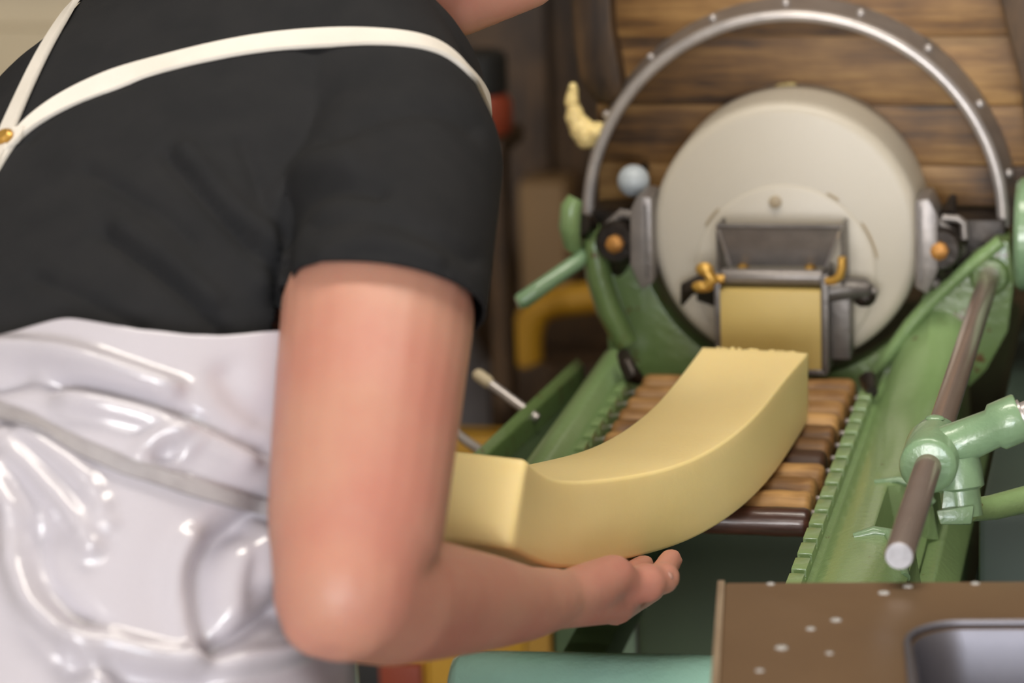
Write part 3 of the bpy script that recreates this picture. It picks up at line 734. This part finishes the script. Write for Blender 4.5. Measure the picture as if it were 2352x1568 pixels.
# left arm reaching to the raised end of the bar
SHL = tc[50]-tr[50]*.105-tn[50]*.03
lel = atd(560, 1150, 2.16); lwr = atd(800, 1250, 2.04)
body.capsule(SHL, .058, lel, .042); body.capsule(lel, .043, lwr, .027)
lh = atd(880, 1240, 1.985)
body.capsule(lwr, .026, lh, .020)
for k, (e, f_) in enumerate((((955, 1262, 1.955), (985, 1272, 1.945)), ((962, 1278, 1.97), (992, 1284, 1.965)), ((958, 1292, 1.985), (985, 1297, 1.985)), ((945, 1303, 2.0), (968, 1306, 2.0)))):
    body.capsule(lh+(atd(*e)-lh)*.25, .011, atd(*e), .009); body.capsule(atd(*e), .009, atd(*f_), .008)
body.capsule(lh, .014, atd(905, 1190, 1.955), .011); body.capsule(atd(905, 1190, 1.955), .011, atd(935, 1160, 1.94), .009)
# neck and head
face_f = nrm(cv(.72, -.25, -.62)); face_u = nrm(cv(.25, .93, -.1)); face_u = nrm(face_u-face_f*face_u.dot(face_f)); face_r = np.cross(face_f, face_u)
Hm = np.stack([face_r, face_f, face_u], 1)
hc = atd(1215, -50, 2.15)-Hm @ np.array([0, .068, -.098])
body.capsule(atd(790, 10, 2.15), .062, atd(930, -25, 2.13), .052)
body.capsule(atd(930, -25, 2.13), .052, hc-face_u*.02-face_f*.02, .055)
body.capsule(atd(1048, 14, 2.12), .0222, atd(1215, -50, 2.15), .0215)
nb_ = tc[58]
def hd(r, f, u): return hc+Hm @ np.array([r, f, u])
body.ball(hd(0, -.012, .045), .1, 24, (.80, .98, .92), Hm)            # cranium
body.ball(hd(0, .022, -.02), .1, 24, (.66, .74, .95), Hm)             # face
body.capsule(hd(-.045, -.012, -.068), .022, hd(0, .068, -.098), .021)  # jaw
body.capsule(hd(.045, -.012, -.068), .022, hd(0, .068, -.098), .021)
body.capsule(hd(0, .068, -.098), .020, hd(0, .04, -.07), .03)
body.capsule(hd(0, .092, .022), .008, hd(0, .112, -.022), .0125)      # nose
body.capsule(hd(-.012, .104, -.027), .008, hd(.012, .104, -.027), .008)
body.capsule(hd(-.018, .087, -.058), .0075, hd(.018, .087, -.058), .0075)   # lips
body.capsule(hd(-.016, .085, -.067), .008, hd(.016, .085, -.067), .008)
body.capsule(hd(-.045, .078, .034), .009, hd(.045, .078, .034), .009)       # brow
for sg in (-1, 1): body.ball(hd(sg*.074, -.016, -.002), .026, 14, (.25, .58, 1), Hm)   # ears
# legs down to the floor
hipc = tc[8]
feet = []
for sg in (-1, 1):
    hp_ = hipc+tr[8]*sg*.085; kn = np.array([hp_[0]+.03*sg*.2, hp_[1]+.03, .50]); an = np.array([hp_[0]-.02, hp_[1]-.03, .09])
    body.capsule(hp_, .085, kn, .058); body.capsule(kn, .058, an, .040); feet.append((hp_, kn, an))
    body.capsule(an+np.array([0, 0, -.03]), .036, an+np.array([.07, .13, -.055]), .026)
bme = remesh(body, .0030, 4, .5)
person = place_mesh('person', bme, 'skin')
tag(person, 'person in charcoal t-shirt and white apron bending forward to hold the butter bar', 'person')
def pb(p): return p
MB().ball(atd(1530, 1324, 2.0125), .0050, 12, (1, .55, .8)).build('thumb_nail', 'nail', person)
for sg in (-1, 1):
    MB().ball(hd(sg*.031, .0745, .012), .0115, 12).build('eye', 'eye', person)
hair = MB(); hair.ball(hd(0, -.020, .055), .105, 28, (.82, 1.0, .90), Hm).ball(hd(0, -.055, -.005), .07, 20, (.95, .75, .9), Hm)
hm = remesh(hair, .005, 3)
bm = bmesh.new(); bm.from_mesh(hm)
kill = [v for v in bm.verts if (Hm.T @ (np.array(v.co)-hc))[1] > .055+.5*((Hm.T @ (np.array(v.co)-hc))[2]-.075) and (Hm.T @ (np.array(v.co)-hc))[2] < .10]
bmesh.ops.delete(bm, geom=kill, context='VERTS'); bm.to_mesh(hm); bm.free()
place_mesh('hair', hm, 'hair', person)

# t-shirt: torso, shoulder, sleeve; cut at hem and neck
sh = MB()
sh.loft(torso_rings(14, 58, .004))
sh.capsule(atd(920, 375, 1.93), .0635, atd(878, 690, 1.80), .0605, 28)
sh.rod(atd(878, 690, 1.80), atd(862, 840, 1.775), [(0, .0605), (.048, .0600), (.050, .05)], 28)
sh.capsule(atd(765, 0, 2.08), .060, atd(920, 375, 1.93), .0635, 24)
sh.capsule(atd(800, 400, 2.0), .078, atd(905, 410, 1.95), .060, 24)
sh.capsule(SHL, .066, SHL*.55+lel*.45, .060, 20)
sme = remesh(sh, .0042, 8, .5)
hem_c = atd(880, 690, 1.80)
hem_n = nrm(cv(-.12, -.94, .33))
neck_c = atd(1010, 20, 2.14); neck_n = nrm(np.array(atd(1225, -200, 2.2))-nb_)
neck_c = tc[57]+tu[57]*.012
bm = bmesh.new(); bm.from_mesh(sme)
def cut(c, n, rad):
    c_ = Vector(c); n_ = Vector(n)
    fs = [f for f in bm.faces if (f.calc_center_median()-c_).length < rad]
    ge = list({e for f in fs for e in f.edges})+list({v for f in fs for v in f.verts})+fs
    bmesh.ops.bisect_plane(bm, geom=ge, plane_co=c_, plane_no=n_)
    bm.verts.ensure_lookup_table()
    outer = lambda f: (f.calc_center_median()-c_).dot(n_) > 0 and (f.calc_center_median()-c_).length < rad and ((f.calc_center_median()-c_)-n_*(f.calc_center_median()-c_).dot(n_)).length < .0715
    tipf = max((f for f in bm.faces if (f.calc_center_median()-c_).length < rad*.8), key=lambda f: (f.calc_center_median()-c_).dot(n_)-.5*((f.calc_center_median()-c_)-n_*(f.calc_center_median()-c_).dot(n_)).length)
    seen = {tipf}; st = [tipf]
    while st:
        f = st.pop()
        for e in f.edges:
            for g_ in e.link_faces:
                if g_ not in seen and outer(g_): seen.add(g_); st.append(g_)
    bmesh.ops.delete(bm, geom=list(seen), context='FACES')
cut(hem_c, hem_n, .09)
cut(atd(905, -25, 2.12), nrm(atd(1040, -110, 2.15)-atd(800, 40, 2.12)), .10)
for f in bm.faces: f.smooth = True
bm.to_mesh(sme); bm.free()
# folds of the cloth, ridges and hollows that run from the armpit over the ribs
def fold(co, no, curves, maskfn=None):
    P = proj(co); vd = (CAM-co); facing = (no*vd).sum(1) > 0
    d = np.zeros(len(co))
    for poly, sig, amp in curves:
        poly = np.asarray(poly, float)
        K = spline(poly, max(12, 6*len(poly)))
        q = seg_dist(P[:, :2], K); d += amp*np.exp(-(q/sig)**2)
    d[~facing] = 0
    return co+no*d[:, None]
co, no = get_co(sme), get_no(sme)
set_co(sme, fold(co, no, [
    ([(652, 700), (648, 600), (665, 520), (715, 455), (790, 430), (870, 440)], 24, -.0075),
    ([(600, 650), (618, 560), (640, 480), (700, 400), (800, 370)], 34, .007),
    ([(387, 360), (486, 475), (602, 602), (640, 680)], 20, -.006),
    ([(430, 350), (530, 470), (625, 570)], 22, .005),
    ([(243, 542), (343, 613), (440, 690), (520, 780)], 20, -.006),
    ([(280, 520), (390, 600), (490, 690)], 20, .004),
    ([(200, 398), (354, 486), (440, 560)], 18, -.004),
    ([(80, 640), (200, 690), (330, 760)], 18, -.004),
    ([(720, 520), (850, 500), (980, 540), (1080, 600)], 22, -.004),
    ([(740, 590), (860, 560), (1000, 600)], 16, .003),
    ([(760, 330), (880, 270), (1000, 260), (1080, 300)], 24, -.004),
    ([(560, 330), (600, 450), (640, 540)], 20, -.004),
    ([(60, 330), (150, 250), (300, 190)], 14, -.003)]))
sm_o = place_mesh('t_shirt', sme, 'shirt', person)
so = sm_o.modifiers.new('thickness', 'SOLIDIFY'); so.thickness = .0022; so.offset = 1
def bvh_of(o):
    me = o.data; off = np.array(world_loc(o)); co = get_co(me)+off
    return BVHTree.FromPolygons([tuple(c) for c in co], [tuple(p.vertices) for p in me.polygons])
tree_shirt = bvh_of(sm_o)
def cast(tree, px, py):
    d = Vector(ray(px, py)); hit = tree.ray_cast(Vector(CAM), d.normalized())
    if hit[0] is None: return None
    return np.array(hit[0]), np.array(hit[1])

# apron: vinyl sheet wrapped round the waist, gap at the back
NT, NR = 150, 120
top_edge = [(-200, 850), (-60, 812), (0, 790), (80, 758), (160, 741), (240, 758), (320, 775), (400, 784), (500, 786), (640, 775), (760, 770), (900, 800)]
te = np.array(top_edge, float)
ths = np.linspace(-1.35*math.pi, .62*math.pi, NT)
grid = np.zeros((NR, NT, 3))
for j, th in enumerate(ths):
    # height on the body where the photograph shows the apron's upper edge
    best = 30.0
    for i in np.linspace(20, 42, 500):
        p = torso_pt(i, th, .018); q = proj(p)
        if q[1] <= np.interp(q[0], te[:, 0], te[:, 1]): best = i; break
    fr = max(0.0, min(1.0, (-th-.18*math.pi)/.14/math.pi))*max(0.0, min(1.0, (th+.98*math.pi)/.14/math.pi))   # bib over the chest
    best = best*(1-fr)+max(best, 39.0)*fr
    for k in range(NR):
        t = k/(NR-1); i = best+(0.0-best)*t
        off = .024+.03*max(0, t-.35)**1.2+.006*math.sin(th*5+1.0)*min(1, t*2)*max(0, t-.3)
        grid[k, j] = torso_pt(i, th, off)
# sheet runs on below the last torso station
V = grid.reshape(-1, 3)
Fc = [(k*NT+j, k*NT+j+1, (k+1)*NT+j+1, (k+1)*NT+j) for k in range(NR-1) for j in range(NT-1)]
ame = bpy.data.meshes.new('apron'); ame.from_pydata([tuple(v) for v in V], [], Fc)
bm = bmesh.new(); bm.from_mesh(ame); bmesh.ops.recalc_face_normals(bm, faces=bm.faces)
bm.to_mesh(ame); bm.free()
no = get_no(ame); co = get_co(ame)
out = co-tc[15]
if ((no*(co-(tc[15]+tu[15]*((co-tc[15])@tu[15])[:, None]))).sum(1) < 0).mean() > .5: 
    ame.flip_normals(); no = -no
co = fold(co, no, [
    ([(-20, 806), (60, 808), (166, 830), (288, 872), (385, 908)], 21, 0.0133),
    ([(122, 880), (249, 906), (388, 944), (498, 993), (603, 1043)], 16, -0.0106),
    ([(160, 925), (300, 950), (420, 995), (560, 1060)], 25, 0.0093),
    ([(0, 1010), (60, 1065), (110, 1120), (170, 1190), (208, 1258)], 18, 0.0133),
    ([(55, 990), (120, 1040), (183, 1090), (225, 1150), (240, 1205)], 16, 0.0106),
    ([(-10, 1090), (20, 1150), (39, 1198), (44, 1280), (65, 1350), (100, 1409), (183, 1486), (230, 1560)], 25, 0.0186),
    ([(70, 1230), (80, 1300), (120, 1380), (200, 1450)], 35, -0.0106),
    ([(325, 1060), (350, 1020), (400, 1010), (420, 1035)], 14, 0.0093),
    ([(360, 1050), (395, 1040)], 12, -0.0080),
    ([(600, 1185), (520, 1230), (475, 1290), (465, 1370), (480, 1490)], 38, -0.0172),
    ([(440, 1240), (415, 1310), (425, 1400), (450, 1500)], 28, 0.0119),
    ([(600, 1200), (612, 1260), (610, 1330)], 18, 0.0133),
    ([(560, 1260), (540, 1330), (530, 1400)], 25, 0.0080),
    ([(650, 1395), (580, 1440), (500, 1490)], 22, -0.0133),
    ([(194, 1460), (330, 1505), (470, 1522), (600, 1510), (690, 1480)], 22, 0.0146),
    ([(180, 1530), (320, 1560), (480, 1570)], 28, -0.0106),
    ([(520, 870), (550, 920), (600, 960)], 38, -0.0066),
    ([(60, 870), (10, 880), (-30, 890)], 22, -0.0080),
    ([(420, 1078), (500, 1108), (610, 1142)], 10, -0.0062)])
co = co+no*np.array([.007*mnoise.noise(Vector(c)*8.0)+.003*mnoise.noise(Vector(c)*19.0) for c in co])[:, None]
set_co(ame, co)
apron = place_mesh('apron', ame, 'apron', person)
apron['label'] = 'glossy white vinyl apron'
so = apron.modifiers.new('thickness', 'SOLIDIFY'); so.thickness = .0016; so.offset = 1
ss = apron.modifiers.new('smooth', 'SUBSURF'); ss.levels = 1; ss.render_levels = 1
tree_apron = bvh_of(apron)

def ribbon(tree, path, widths, name, mat, parent, lift=.0035, th=.0018, n=60):
    P = spline(np.array(path, float), n); Wd = np.interp(np.linspace(0, 1, n), np.linspace(0, 1, len(widths)), widths)
    pts, nos = [], []
    for k in range(n):
        h_ = cast(tree, *P[k])
        if h_ is None:
            # past the outline of the body: closest point of the surface
            d = proj(pts[-1])[2] if pts else 2.0
            q = atd(P[k][0], P[k][1], d+.01); loc, nn, _, _ = tree.find_nearest(Vector(q)); h_ = (np.array(loc), np.array(nn))
        pts.append(h_[0]); nos.append(h_[1])
    pts = np.array(pts); nos = np.array(nos)
    for _ in range(6):
        pts[1:-1] = .25*pts[:-2]+.5*pts[1:-1]+.25*pts[2:]; nos[1:-1] = .25*nos[:-2]+.5*nos[1:-1]+.25*nos[2:]
    nos /= np.linalg.norm(nos, axis=1)[:, None]
    rings = []
    for k in range(n):
        t = nrm(pts[min(k+1, n-1)]-pts[max(k-1, 0)]); s = nrm(np.cross(t, nos[k])); w = Wd[k]/2; nn = np.cross(s, t)
        c = pts[k]+nos[k]*lift
        rings.append([c-s*w, c-s*w*.9+nn*th, c+s*w*.9+nn*th, c+s*w, c+s*w*.9-nn*th, c-s*w*.9-nn*th])
    return MB().loft(rings).build(name, mat, parent, smooth=50), pts, nos
ribbon(tree_shirt, [(-60, 470), (-10, 400), (45, 318), (140, 245), (260, 192), (400, 150), (600, 108), (800, 94), (930, 100), (1010, 122), (1062, 165), (1100, 215), (1140, 288)],
       [.010, .010, .009, .014, .0175, .0175, .0175, .0175, .0175, .017, .014, .012, .012], 'shoulder_strap', 'strap', apron, n=90)
ribbon(tree_shirt, [(-50, 470), (-5, 385), (22, 325), (62, 235), (110, 135), (165, 45), (215, -30), (250, -90)], [.012, .012, .012, .011, .010, .010, .010], 'shoulder_strap', 'strap', apron, lift=.006)
hv = cast(tree_shirt, 24, 335)
if hv is not None:
    MB().rod(hv[0]+hv[1]*.007, hv[0]+hv[1]*.012, [(0, .0065), (.002, .0065), (.004, .0045)], 16).build('rivet', 'brass', apron)
ribbon(tree_shirt, [(8, 360), (38, 330), (52, 308)], [.011, .012, .008], 'strap_loop', 'strap', apron, lift=.005, n=16)
ribbon(tree_apron, [(-60, 925), (0, 950), (166, 1027), (332, 1088), (470, 1135), (598, 1158), (680, 1165)], [.0095]*6, 'waist_tie', 'tie', apron, lift=.004, n=70)

# trousers and boots below the apron
tm = MB()
tm.loft(torso_rings(2, 14, .004))
for hp_, kn, an in feet: tm.capsule(hp_, .095, kn, .070); tm.capsule(kn, .070, an+np.array([0, 0, .05]), .062)
place_mesh('trousers', remesh(tm, .008, 6), 'trousers', person)
for hp_, kn, an in feet:
    m = MB(); m.capsule(an+np.array([0, 0, .12]), .058, an+np.array([0, 0, -.035]), .05).capsule(an+np.array([0, 0, -.045]), .046, an+np.array([.075, .14, -.05]), .040).box(an+np.array([-.045, -.045, -.09]), an+np.array([.05, .05, -.05]))
    me = remesh(m, .006, 4); co = get_co(me); co[:, 2] = np.maximum(co[:, 2], 0.0); set_co(me, co)
    place_mesh('boot', me, 'boot', person)

# ------------------------------------------------------------------ things behind
def crate(loc, w, d, h, mat, label, rz=0):
    o = empty('crate', loc, label, 'crate'); x, y, z = loc; t = .02
    m = MB().box((x-w/2, y-d/2, z), (x+w/2, y+d/2, z+t)).box((x-w/2, y-d/2, z), (x+w/2, y-d/2+t, z+h)).box((x-w/2, y+d/2-t, z), (x+w/2, y+d/2, z+h)).box((x-w/2, y-d/2, z), (x-w/2+t, y+d/2, z+h)).box((x+w/2-t, y-d/2, z), (x+w/2, y+d/2, z+h))
    m.build('body', mat, o, bev=.004)
    MB().loft([[(x+sx*(w/2+e), y+sy*(d/2+e), zz) for sx, sy in ((-1, -1), (1, -1), (1, 1), (-1, 1))] for e, zz in ((.0, z+h-.03), (.012, z+h-.028), (.012, z+h), (-.012, z+h), (-.012, z+h-.02))], cap=False).build('rim', mat, o)
    for k in range(3):
        MB().box((x-w/2+.05+k*(w-.1)/2-.008, y-d/2-.008, z+.01), (x-w/2+.05+k*(w-.1)/2+.008, y-d/2, z+h-.03)).build('rib', mat, o)
    return o
y0b = .34
xa, xb = aty(640, 1540, y0b)[0], aty(1300, 1470, y0b)[0]
bn = crate(((xa+xb)/2, y0b+.19, 0), xb-xa, .38, .76, 'yellow', 'tall yellow plastic bin on the floor behind the worker elbow')
q0 = aty(925, 1552, y0b)
MB().box((q0[0]-.02, y0b-.02, q0[2]-.05), (q0[0]+.025, y0b-.002, q0[2]+.02)).build('latch', 'red', bn, bev=.003)
q0 = aty(850, 1548, y0b)
MB().box((q0[0]-.03, y0b-.015, q0[2]-.06), (q0[0]+.02, y0b-.002, q0[2]+.02)).build('hinge_plate', 'black', bn, bev=.003)
# dark trolley with a bent yellow handle
p = [aty(1212, 835, 1.1), aty(1212, 770, 1.1), aty(1230, 718, 1.1), aty(1285, 692, 1.1), aty(1400, 680, 1.1)]
bw = empty('trolley', (p[2][0]+.18, 1.18, 0), 'dark box trolley with a bent yellow handle behind the green machine', 'trolley')
MB().box((p[0][0]-.05, 1.08, .06), (p[0][0]+.44, 1.36, p[0][2]+.005)).build('body', 'postwood', bw, bev=.01)
MB().tube(list(spline(np.array(p), 24))+[p[4]+np.array([.12, 0, -.01]), p[4]+np.array([.16, 0, -.06]), np.array([p[4][0]+.16, 1.1, p[0][2]])], .020, 12).build('handle', 'yellow', bw)
for x in (.0, .40):
    for y in (1.14, 1.30): MB().cyl((p[0][0]+x-.02, y, .04), (p[0][0]+x+.02, y, .04), .04, 20, .006).build('wheel', 'black', bw)
# hopper shade boards behind: tan column, grey churn, dark locker, red bucket
cl = aty(1258, 500, 1.68)
co_ = empty('pipe_duct', (cl[0], 1.68, 0), 'tan vertical duct standing against the brown wall', 'duct')
MB().box((cl[0]-.035, 1.64, 0), (cl[0]+.035, 1.72, aty(1258, 420, 1.64)[2])).build('shaft', 'tan', co_, bev=.01)
MB().box((cl[0]-.05, 1.63, 0), (cl[0]+.05, 1.73, .04)).build('base', 'tan', co_, bev=.004)
g = aty(1060, 900, 1.5)
ch = empty('milk_churn', (g[0]-.06, 1.5, 0), 'grey galvanised milk churn standing on the floor', 'churn')
MB().rod((g[0]-.06, 1.5, 0), (g[0]-.06, 1.5, 1), [(0, .13), (.01, .14), (.50, .14), (.58, .115), (.66, .08), (.70, .08), (.71, .095), (.73, .095)], 32).build('body', 'galv', ch)
MB().rod((g[0]-.06, 1.5, .73), (g[0]-.06, 1.5, 1), [(0, .10), (.02, .10), (.03, .06), (.035, .02)], 32).build('lid', 'galv', ch)
for sg in (-1, 1): MB().tube([(g[0]-.06+sg*.10, 1.5, .62), (g[0]-.06+sg*.155, 1.5, .60), (g[0]-.06+sg*.155, 1.5, .52), (g[0]-.06+sg*.135, 1.5, .48)], .009, 8).build('handle', 'galv', ch)
lk = aty(1170, 300, 1.7)
dk = empty('dark_locker', (lk[0]+.05, 1.85, 0), 'dark brown cupboard against the back wall', 'cupboard')
MB().box((lk[0]-.20, 1.80, .03), (lk[0]+.30, 2.07, 1.75)).build('body', 'postwood', dk, bev=.006)
for x in (lk[0]-.19, lk[0]+.055): MB().box((x, 1.762, .06), (x+.235, 1.778, 1.72)).build('door', 'postwood', dk, bev=.004)
for x in (-.25, .34):
    for y in (1.80, 2.03): MB().box((lk[0]+x*.7, y, 0), (lk[0]+x*.7+.03, y+.03, .03)).build('foot', 'black', dk)
rb = aty(1118, 225, .86)
sd = empty('shelf_stand', (rb[0]-.05, .86, 0), 'narrow dark stand holding a red canister', 'stand')
MB().box((rb[0]-.14, .80, rb[2]-.06), (rb[0]+.03, .92, rb[2]-.04)).build('shelf', 'postwood', sd, bev=.003)
for x in (rb[0]-.13, rb[0]+.0): MB().box((x, .84, 0), (x+.02, .88, rb[2]-.06)).build('post', 'postwood', sd)
cn = empty('canister', (rb[0]-.005, .86, rb[2]-.04), 'red canister with a black cap on the narrow stand', 'canister')
MB().rod((rb[0]-.005, .86, rb[2]-.04), (rb[0]-.005, .86, rb[2]+.2), [(0, .032), (.004, .034), (.035, .034), (.045, .028)], 24).build('body', 'red', cn)
MB().rod((rb[0]-.005, .86, rb[2]+.005), (rb[0]-.005, .86, rb[2]+.2), [(0, .026), (.004, .030), (.045, .030), (.05, .024)], 24).build('cap', 'black', cn)
# cream cupboard behind the worker's back
cc = aty(40, 120, 1.6)
cup = empty('cream_cupboard', (cc[0]-.25, 1.8, 0), 'cream painted cupboard with two drawers and open niche behind the worker', 'cupboard')
MB().box((cc[0]-.85, 1.6, .04), (cc[0]+.40, 2.07, 1.15)).build('body', 'cream', cup, bev=.006)
MB().box((cc[0]-.87, 1.57, 1.15), (cc[0]+.42, 2.08, 1.19)).build('worktop', 'tan', cup, bev=.006)
for k in range(2): 
    dr = MB().box((cc[0]-.80+k*.6, 1.582, .62), (cc[0]-.24+k*.6, 1.598, 1.09)).build('drawer', 'cream', cup, bev=.004)
    MB().tube([(cc[0]-.62+k*.6, 1.57, .95), (cc[0]-.42+k*.6, 1.57, .95)], .008, 8).build('handle', 'steel', dr)
for k in range(2): MB().box((cc[0]-.80+k*.6, 1.582, .08), (cc[0]-.24+k*.6, 1.598, .58)).build('door', 'cream', cup, bev=.004)
MB().box((cc[0]-.83, 1.62, 0), (cc[0]+.38, 2.05, .04)).build('plinth', 'black', cup)
